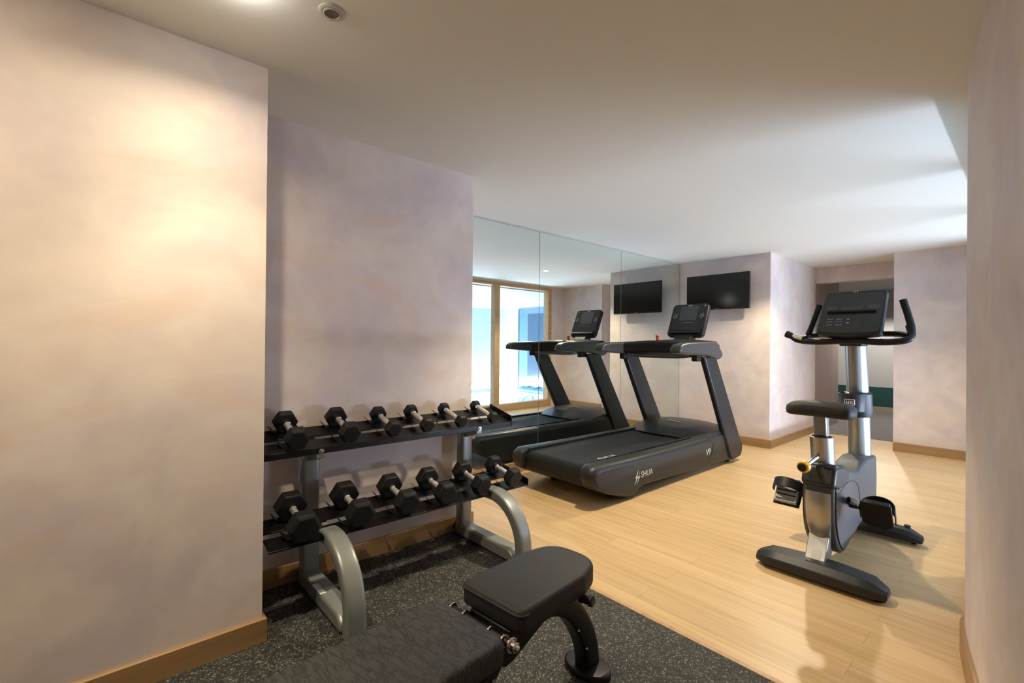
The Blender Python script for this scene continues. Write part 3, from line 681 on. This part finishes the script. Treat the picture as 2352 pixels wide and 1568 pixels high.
    # saddle
    def sad(bm):
        rings = []
        secs = [(2.752,.115,.870,.900),(2.756,.140,.858,.912),(2.768,.153,.848,.920),(2.83,.160,.840,.924),(2.90,.152,.836,.920),(2.97,.115,.834,.908),(3.03,.066,.838,.894),(3.06,.036,.844,.884),(3.07,.018,.852,.874)]
        for y, hw, zb, zt in secs:
            n = 18; ring = []
            for k in range(n):
                a = 2*PI*k/n; c, s_ = math.cos(a), math.sin(a)
                c = math.copysign(abs(c)**.42, c); s2 = math.copysign(abs(s_)**.5, s_)
                ring.append((CX+.010+hw*.95*c, y, (zt+zb)/2-.010+(zt-zb)/2*s2-(.010*c*c if s_ < 0 else .012*c*c)))
            rings.append(ring)
        loft(bm, rings)
    sd = part('saddle', 'vinyl', o, sad, smooth=70)
    part('saddle_clamp', 'treaddark', sd, lambda bm: box(bm, (CX-.04,2.85,.835), (CX+.03,2.93,.862)), bevel=.006)
    # main column
    col = part('console_column', 'silver', o, lambda bm: loft(bm, [oval(CX,3.70,.060,.075,.44), oval(CX,3.64,.058,.073,.85), oval(CX,3.56,.056,.070,1.25)]), smooth=60)
    part('column_shoulder', 'bikegrey', o, lambda bm: loft(bm, [oval(CX,3.665,.074,.10,.40), oval(CX,3.67,.070,.093,.475), oval(CX,3.69,.061,.078,.505)]), smooth=60)
    cl = part('bottle_holder', 'bikedark', o, lambda bm: loft(bm, [oval(CX-.006,3.52,.050,.055,.795), oval(CX-.006,3.52,.066,.072,.80), oval(CX-.006,3.52,.072,.078,.90), oval(CX-.006,3.52,.070,.076,.908), oval(CX-.006,3.52,.064,.070,.908), oval(CX-.006,3.52,.062,.068,.83), oval(CX-.006,3.52,.02,.02,.828)]), smooth=45)
    part('column_clamp', 'bikedark', cl, lambda bm: loft(bm, [oval(CX,3.64,.070,.088,.755), oval(CX,3.64,.076,.094,.775), oval(CX,3.62,.076,.094,.900), oval(CX,3.62,.066,.083,.910)]), smooth=45)
    # emblem of an angular m in a rounded frame
    def emb(bm):
        def q(a, b_, w_, h_): 
            y = 3.442
            box(bm, (CX-.028+a, y-.004, .838+b_), (CX-.028+a+w_, y+.012, .838+b_+h_))
        q(0,0,.052,.0035); q(0,.034,.052,.0035); q(0,0,.0035,.037); q(.0485,0,.0035,.037)
        q(.010,.008,.005,.019); q(.019,.008,.005,.019); q(.029,.008,.005,.019); q(.038,.008,.005,.019); q(.019,.024,.024,.004)
    part('emblem', 'white', cl, emb, smooth=0)
    # handlebar
    hb = smoothpath([(CX-.345,3.43,1.282),(CX-.315,3.425,1.262),(CX-.27,3.42,1.235),(CX-.16,3.42,1.225),(CX-.05,3.43,1.232),(CX,3.435,1.232),(CX+.05,3.43,1.232),(CX+.16,3.42,1.225),(CX+.26,3.43,1.235),(CX+.285,3.46,1.265),(CX+.27,3.50,1.32)], 6)
    h = part('handlebar', 'blackmetal', o, lambda bm: tube(bm, hb, .019, 14), smooth=60)
    part('upright_grip', 'treaddark', h, lambda bm: tube(bm, smoothpath([(CX+.285,3.46,1.262),(CX+.282,3.48,1.31),(CX+.262,3.50,1.39),(CX+.240,3.50,1.475)]), [.020]*3+[.0185]*16, 14), smooth=60)
    part('upright_grip', 'treaddark', h, lambda bm: tube(bm, smoothpath([(CX-.235,3.47,1.27),(CX-.222,3.48,1.31),(CX-.205,3.49,1.37),(CX-.178,3.50,1.465)]), .017, 14), smooth=60)
    part('end_cap', 'treaddark', h, lambda bm: cyl(bm, (CX-.352,3.43,1.279), (CX-.318,3.426,1.265), .023, 18, .021), bevel=.006)
    part('elbow_bar', 'blackmetal', h, lambda bm: (tube(bm, smoothpath([(CX-.25,3.42,1.245),(CX-.2,3.50,1.27),(CX,3.54,1.275),(CX+.2,3.50,1.275),(CX+.275,3.45,1.262)]), .017, 12)), smooth=60)
    part('pulse_sensor', 'cream', h, lambda bm: tube(bm, [(CX-.305,3.423,1.262),(CX-.29,3.419,1.256),(CX-.265,3.415,1.252),(CX-.25,3.413,1.248)], .0175, 12), smooth=60)
    for a, b_ in ((-.235,-.165),(-.135,-.095),(.09,.125),(.15,.195),(.215,.255)):
        part('pulse_sensor', 'steel', h, lambda bm: tube(bm, [(CX+a,3.4185,1.2385),(CX+b_,3.4185,1.2375)], .0075, 10), smooth=60)
    # console
    p0, p1 = Vector((CX-.005,3.39,1.277)), Vector((CX+.008,3.53,1.548))
    v = (p1-p0).normalized(); X = Vector((1,0,0)); nrm = v.cross(X)*-1
    if nrm.y > 0: nrm = -nrm
    L_ = (p1-p0).length
    def pl(w0, w1, u0, u1, d0, d1, r, sag=0):
        def fn(bm):
            pts = []
            for cx, cu, a0 in ((w0-r, u0+r, -PI/2), (w1-r, u1-r, 0), (-w1+r, u1-r, PI/2), (-w0+r, u0+r, PI)):
                for k in range(5):
                    a = a0+PI/2*k/4; pts.append((cx+r*math.cos(a), cu+r*math.sin(a)))
                if a0 == PI and sag:
                    for k in range(1, 8):
                        t = k/8; pts.append((-w0+r+(2*w0-2*r)*t, u0-sag*math.sin(PI*t)))
            loft(bm, [[p0+X*x+v*u+nrm*d for x, u in pts] for d in (d0, d1)])
        return fn
    cs = part('console', 'bikedark', o, pl(.165,.158,0,L_,-.055,0,.02,.012), bevel=.008, seg=3)
    part('console_mask', 'bikeface', cs, pl(.155,.150,.01,L_-.02,0,.003,.015,.008), smooth=0)
    part('reading_slot', 'treaddark', cs, pl(.125,.125,.142,.155,.003,.018,.006), bevel=.002)
    part('display', 'facegrey', cs, pl(.052,.052,.163,.19,.003,.0045,.004), smooth=0)
    def off(fn0, dx):
        def fn(bm):
            fn0(bm); bmesh.ops.translate(bm, verts=bm.verts, vec=(dx,0,0))
        return fn
    part('side_display', 'facegrey', cs, off(pl(.028,.028,.165,.195,.003,.0042,.004), -.105), smooth=0)
    part('side_display', 'facegrey', cs, off(pl(.028,.028,.165,.195,.003,.0042,.004), .105), smooth=0)
    def prog(bm):
        for i in range(8): 
            b2 = pl(.010,.010,.215,.215+.006+.006*((i*3)%3),.003,.0042,.002); n0 = len(bm.verts); b2(bm); bm.verts.ensure_lookup_table()
            bmesh.ops.translate(bm, verts=list(bm.verts)[n0:], vec=(-.09+i*.026,0,0))
    part('programme_print', 'facegrey', cs, prog, smooth=0)
    def kb(rows, cols, u0, du, x0, dx, w_, hh):
        def fn(bm):
            for r in range(rows):
                for c in range(cols):
                    n0 = len(bm.verts); pl(w_,w_,u0-r*du,u0-r*du+hh,.003,.0045,.001)(bm)
                    bmesh.ops.translate(bm, verts=list(bm.verts)[n0:], vec=(x0+c*dx,0,0))
        return fn
    part('keypad', 'keywhite', cs, kb(3,3,.098,.020,-.115,.012,.004,.004), smooth=0)
    part('keypad', 'keywhite', cs, kb(3,3,.098,.020,-.066,.012,.004,.004), smooth=0)
    part('start_key', 'keywhite', cs, kb(2,1,.095,.026,-.008,.01,.007,.006), smooth=0)
    part('keypad', 'facegrey', cs, kb(3,2,.098,.020,.035,.018,.007,.006), smooth=0)
    part('keypad', 'facegrey', cs, kb(2,2,.098,.020,.085,.018,.007,.006), smooth=0)
    text('lettering', 'm', .034, 'keywhite', cs, p0+v*(L_-.020)+nrm*.0045+Vector((-.012,0,0)), X, v, .0008, .2)
    part('console_mount', 'bikedark', o, lambda bm: prism(bm, [(3.44,1.20),(3.60,1.20),(3.62,1.36),(3.50,1.42),(3.44,1.30)], 0, CX-.06, CX+.06), bevel=.012, seg=3)
    # crank and pedals
    ck = part('crank_axle', 'treaddark', o, lambda bm: cyl(bm, (CX-.085,3.10,.345), (CX+.095,3.10,.345), .020, 18))
    part('crank_arm', 'treaddark', o, lambda bm: prism(bm, [(3.085,.37),(3.06,.355),(3.23,.245),(3.26,.255),(3.265,.285),(3.25,.295),(3.12,.37)], 0, CX-.105, CX-.088) if False else tube(bm, [(CX-.098,3.10,.345),(CX-.098,3.24,.282)], .010, 10, .017), smooth=50)
    part('crank_arm', 'treaddark', o, lambda bm: tube(bm, [(CX+.105,3.10,.345),(CX+.105,2.96,.392)], .010, 10, .017), smooth=50)
    def pedal(x, y, z, s, tilt, name, inw):
        pd = bpy.data.objects.new('pedal_pivot', None)
        R = Matrix.Translation((x,y,z)) @ Matrix.Rotation(tilt, 4, 'X') @ Matrix.Scale(1.28 if s < 0 else 1.12, 4)
        def T(bm): bmesh.ops.transform(bm, matrix=R, verts=bm.verts)
        b_ = part('pedal', 'pedal' if s < 0 else 'bikedark', o, lambda bm: (prism(bm, [(-.048,-.055),(.048,-.055),(.050,.05),(.03,.068),(-.03,.068),(-.050,.05)], 2, -.011, .011), T(bm)), bevel=.004)
        def ribs(bm):
            for k in range(5): box(bm, (-.040,-.045+k*.022,.011), (.040,-.040+k*.022,.015))
            T(bm)
        part('tread_rib', 'treaddark', b_, ribs, smooth=0)
        def strap(bm):
            rings = []
            for i in range(15):
                a = PI*i/14; cx, cz = -.062*math.cos(a), -.012+.078*math.sin(a)**.8 if 0 < i < 14 else -.012
                nx, nz = -math.cos(a), math.sin(a)
                ya = -.002 if s < 0 else -.030
                rings.append([(cx,ya,cz),(cx+nx*.004,ya,cz+nz*.004),(cx+nx*.004,.045,cz+nz*.004),(cx,.045,cz)])
            loft(bm, rings); T(bm)
        part('toe_strap', 'treaddark', b_, strap, smooth=40)
        part('pedal_cage', 'treaddark', b_, lambda bm: (prism(bm, [(-.056,-.062),(.056,-.062),(.058,.055),(.034,.078),(-.034,.078),(-.058,.055)], 2, -.024, -.0115), T(bm)), bevel=.004)
        part('spindle', 'treaddark', b_, lambda bm: cyl(bm, (x,y,z), (inw,y,z), .009, 14))
    pedal(CX-.262, 3.20, .295, -1, math.radians(52), 'left', CX-.10)
    pedal(CX+.225, 2.97, .360, 1, math.radians(-62), 'right', CX+.105)
    anchor(o)
bike()

# ------------------------------------------------------------------ weight bench
def bench():
    o = empty('weight_bench', (-1.05, .85, .008), 'black padded weight bench standing on the rubber mat in the foreground', 'bench', rz=math.radians(5))
    def P(name, m, fn, parent=o, **k):
        q = part(name, m, parent, fn, **k); q['local'] = 1; return q
    def padshape(outline, z0, z1, edge=.014):
        def fn(bm):
            cx = sum(p[0] for p in outline)/len(outline); cy = sum(p[1] for p in outline)/len(outline)
            rings = []
            n = len(outline)
            def inset(d):
                out = []
                for i in range(n):
                    a, b_, c = Vector(outline[i-1]), Vector(outline[i]), Vector(outline[(i+1)%n])
                    t = (c-a).normalized(); out.append((b_.x-(t.y)*d, b_.y+t.x*d))
                return out
            for z, d in ((z0,.010),(z0+.004,.002),(z0+.010,0),(z1-edge,0),(z1-edge*.45,.003),(z1-edge*.12,.008),(z1,.018)):
                rings.append([(x, y, z) for x, y in inset(d)])
            top = rings[-1]
            loft(bm, rings)
        return fn
    def rounded(pts_r):
        """pts_r: (x, y, radius) counter-clockwise"""
        out = []; n = len(pts_r)
        for i in range(n):
            p = Vector(pts_r[i][:2]); a = Vector(pts_r[i-1][:2]); c = Vector(pts_r[(i+1)%n][:2]); r = pts_r[i][2]
            d1 = (a-p).normalized(); d2 = (c-p).normalized(); th = d1.angle(d2); t = r/math.tan(th/2)
            q1 = p+d1*t; q2 = p+d2*t
            for k in range(9):
                u = k/8; out.append(tuple(((1-u)**2*q1+2*u*(1-u)*p+u*u*q2)))
        return out
    seat = rounded([(-.128,0,.03),(.128,0,.03),(.128,.30,.08),(.095,.425,.10),(-.095,.425,.10),(-.128,.30,.08)])
    sp = P('seat_pad', 'vinyl', padshape(seat, .394, .460), smooth=50)
    P('pad_piping', 'vinyl', lambda bm: tube(bm, [(x*1.004, y-.0 if y > .05 else y-.001, .447) for x, y in seat[:18]], .0035, 8), sp)
    back = rounded([(-.150,-1.0,.06),(.150,-1.0,.06),(.150,-.075,.035),(-.152,-.075,.09)])
    P('back_pad', 'worn', padshape(back, .372, .437), smooth=50)
    # frame
    P('seat_rail', 'blackmetal', lambda bm: tube(bm, [(.035,-.02,.335),(.035,.12,.352),(.035,.33,.374)], .030, 16, .024, square=True), smooth=50)
    P('pivot_plate', 'blackmetal', lambda bm: (prism(bm, [(-.03,.31),(-.005,.292),(.03,.298),(.20,.362),(.30,.388),(.28,.394),(-.02,.392),(-.045,.35)], 0, .068, .074), prism(bm, [(-.03,.31),(-.005,.292),(.03,.298),(.20,.362),(.30,.388),(.28,.394),(-.02,.392),(-.045,.35)], 0, -.074, -.068)), bevel=.002)
    P('seat_base', 'blackmetal', lambda bm: prism(bm, [(0,.352),(.30,.378),(.30,.3935),(0,.3935)], 0, -.085, .085), bevel=.006)
    arch = smoothpath([(0,.18,.345),(0,.28,.335),(0,.37,.285),(0,.445,.195),(0,.49,.10),(0,.505,.018)], 6)
    lg = P('front_leg', 'blackmetal', lambda bm: tube(bm, arch, .032, 20, .040, up=Vector((0,.7,.7)), square=True), smooth=50)
    P('foot_disc', 'blackmetal', lambda bm: (cyl(bm, (-.055,.50,.001), (-.055,.50,.020), .060, 30), cyl(bm, (.055,.50,.001), (.055,.50,.020), .060, 30), box(bm, (-.055,.445,.001), (.055,.555,.02))) if False else loft(bm, [[(.092*k*math.cos(2*PI*i/36), .505+.066*k*math.sin(2*PI*i/36), z) for i in range(36)] for z, k in ((.0005,1),(.016,1),(.022,.94),(.024,.80))]), lg, smooth=40)
    P('leg_knob', 'treaddark', lambda bm: cyl(bm, (.0,.505,.13), (.0,.535,.135), .014, 16), lg, bevel=.003)
    for (y, z) in ((.40,.20),(.45,.115)): P('bolt', 'chrome', lambda bm: cyl(bm, (.0325,y,z), (.0365,y,z), .0045, 12), lg)
    P('seat_pin', 'treaddark', lambda bm: (cyl(bm, (.11,.29,.385), (.142,.30,.385), .013, 16), cyl(bm, (.142,.30,.385), (.156,.302,.385), .017, 16)), bevel=.003)
    # hinge between pads
    hg = P('hinge_rod', 'blackmetal', lambda bm: cyl(bm, (-.13,-.040,.395), (.125,-.040,.395), .011, 16))
    for x in (-.118,-.062,.045,.098): P('washer', 'chrome', lambda bm: cyl(bm, (x,-.040,.395), (x+.006,-.040,.395), .017, 20), hg, bevel=.001)
    P('end_bolt', 'chrome', lambda bm: (cyl(bm, (.125,-.040,.395), (.131,-.040,.395), .020, 22), cyl(bm, (.131,-.040,.395), (.146,-.040,.395), .0135, 18), cyl(bm, (.146,-.040,.395), (.154,-.040,.395), .010, 6, .006)), hg, bevel=.0015)
    P('back_support', 'blackmetal', lambda bm: (box(bm, (-.10,-.90,.345), (-.06,-.05,.371)), box(bm, (.06,-.90,.345), (.10,-.05,.371)), box(bm, (-.1,-.5,.345), (.1,-.46,.371))), bevel=.003)
    P('main_beam', 'blackmetal', lambda bm: tube(bm, smoothpath([(0,.05,.31),(0,-.15,.22),(0,-.45,.15),(0,-.85,.085)]), .032, 16, .036, square=True), smooth=50)
    P('adjustment_ladder', 'blackmetal', lambda bm: prism(bm, [(-.02,.30),(.03,.31),(-.16,.10),(-.30,.06),(-.26,.16)], 0, .045, .052), bevel=.002)
    for i, (y, z) in enumerate(((-.035,.262),(-.085,.205),(-.135,.150),(-.19,.115))): P('ladder_pin', 'chrome', lambda bm: cyl(bm, (.052,y,z), (.058,y,z), .006, 12))
    P('rear_foot', 'blackmetal', lambda bm: tube(bm, [(-.27,-.88,.034),(.27,-.88,.034)], .03, 16, .032, square=True), smooth=50)
bench()
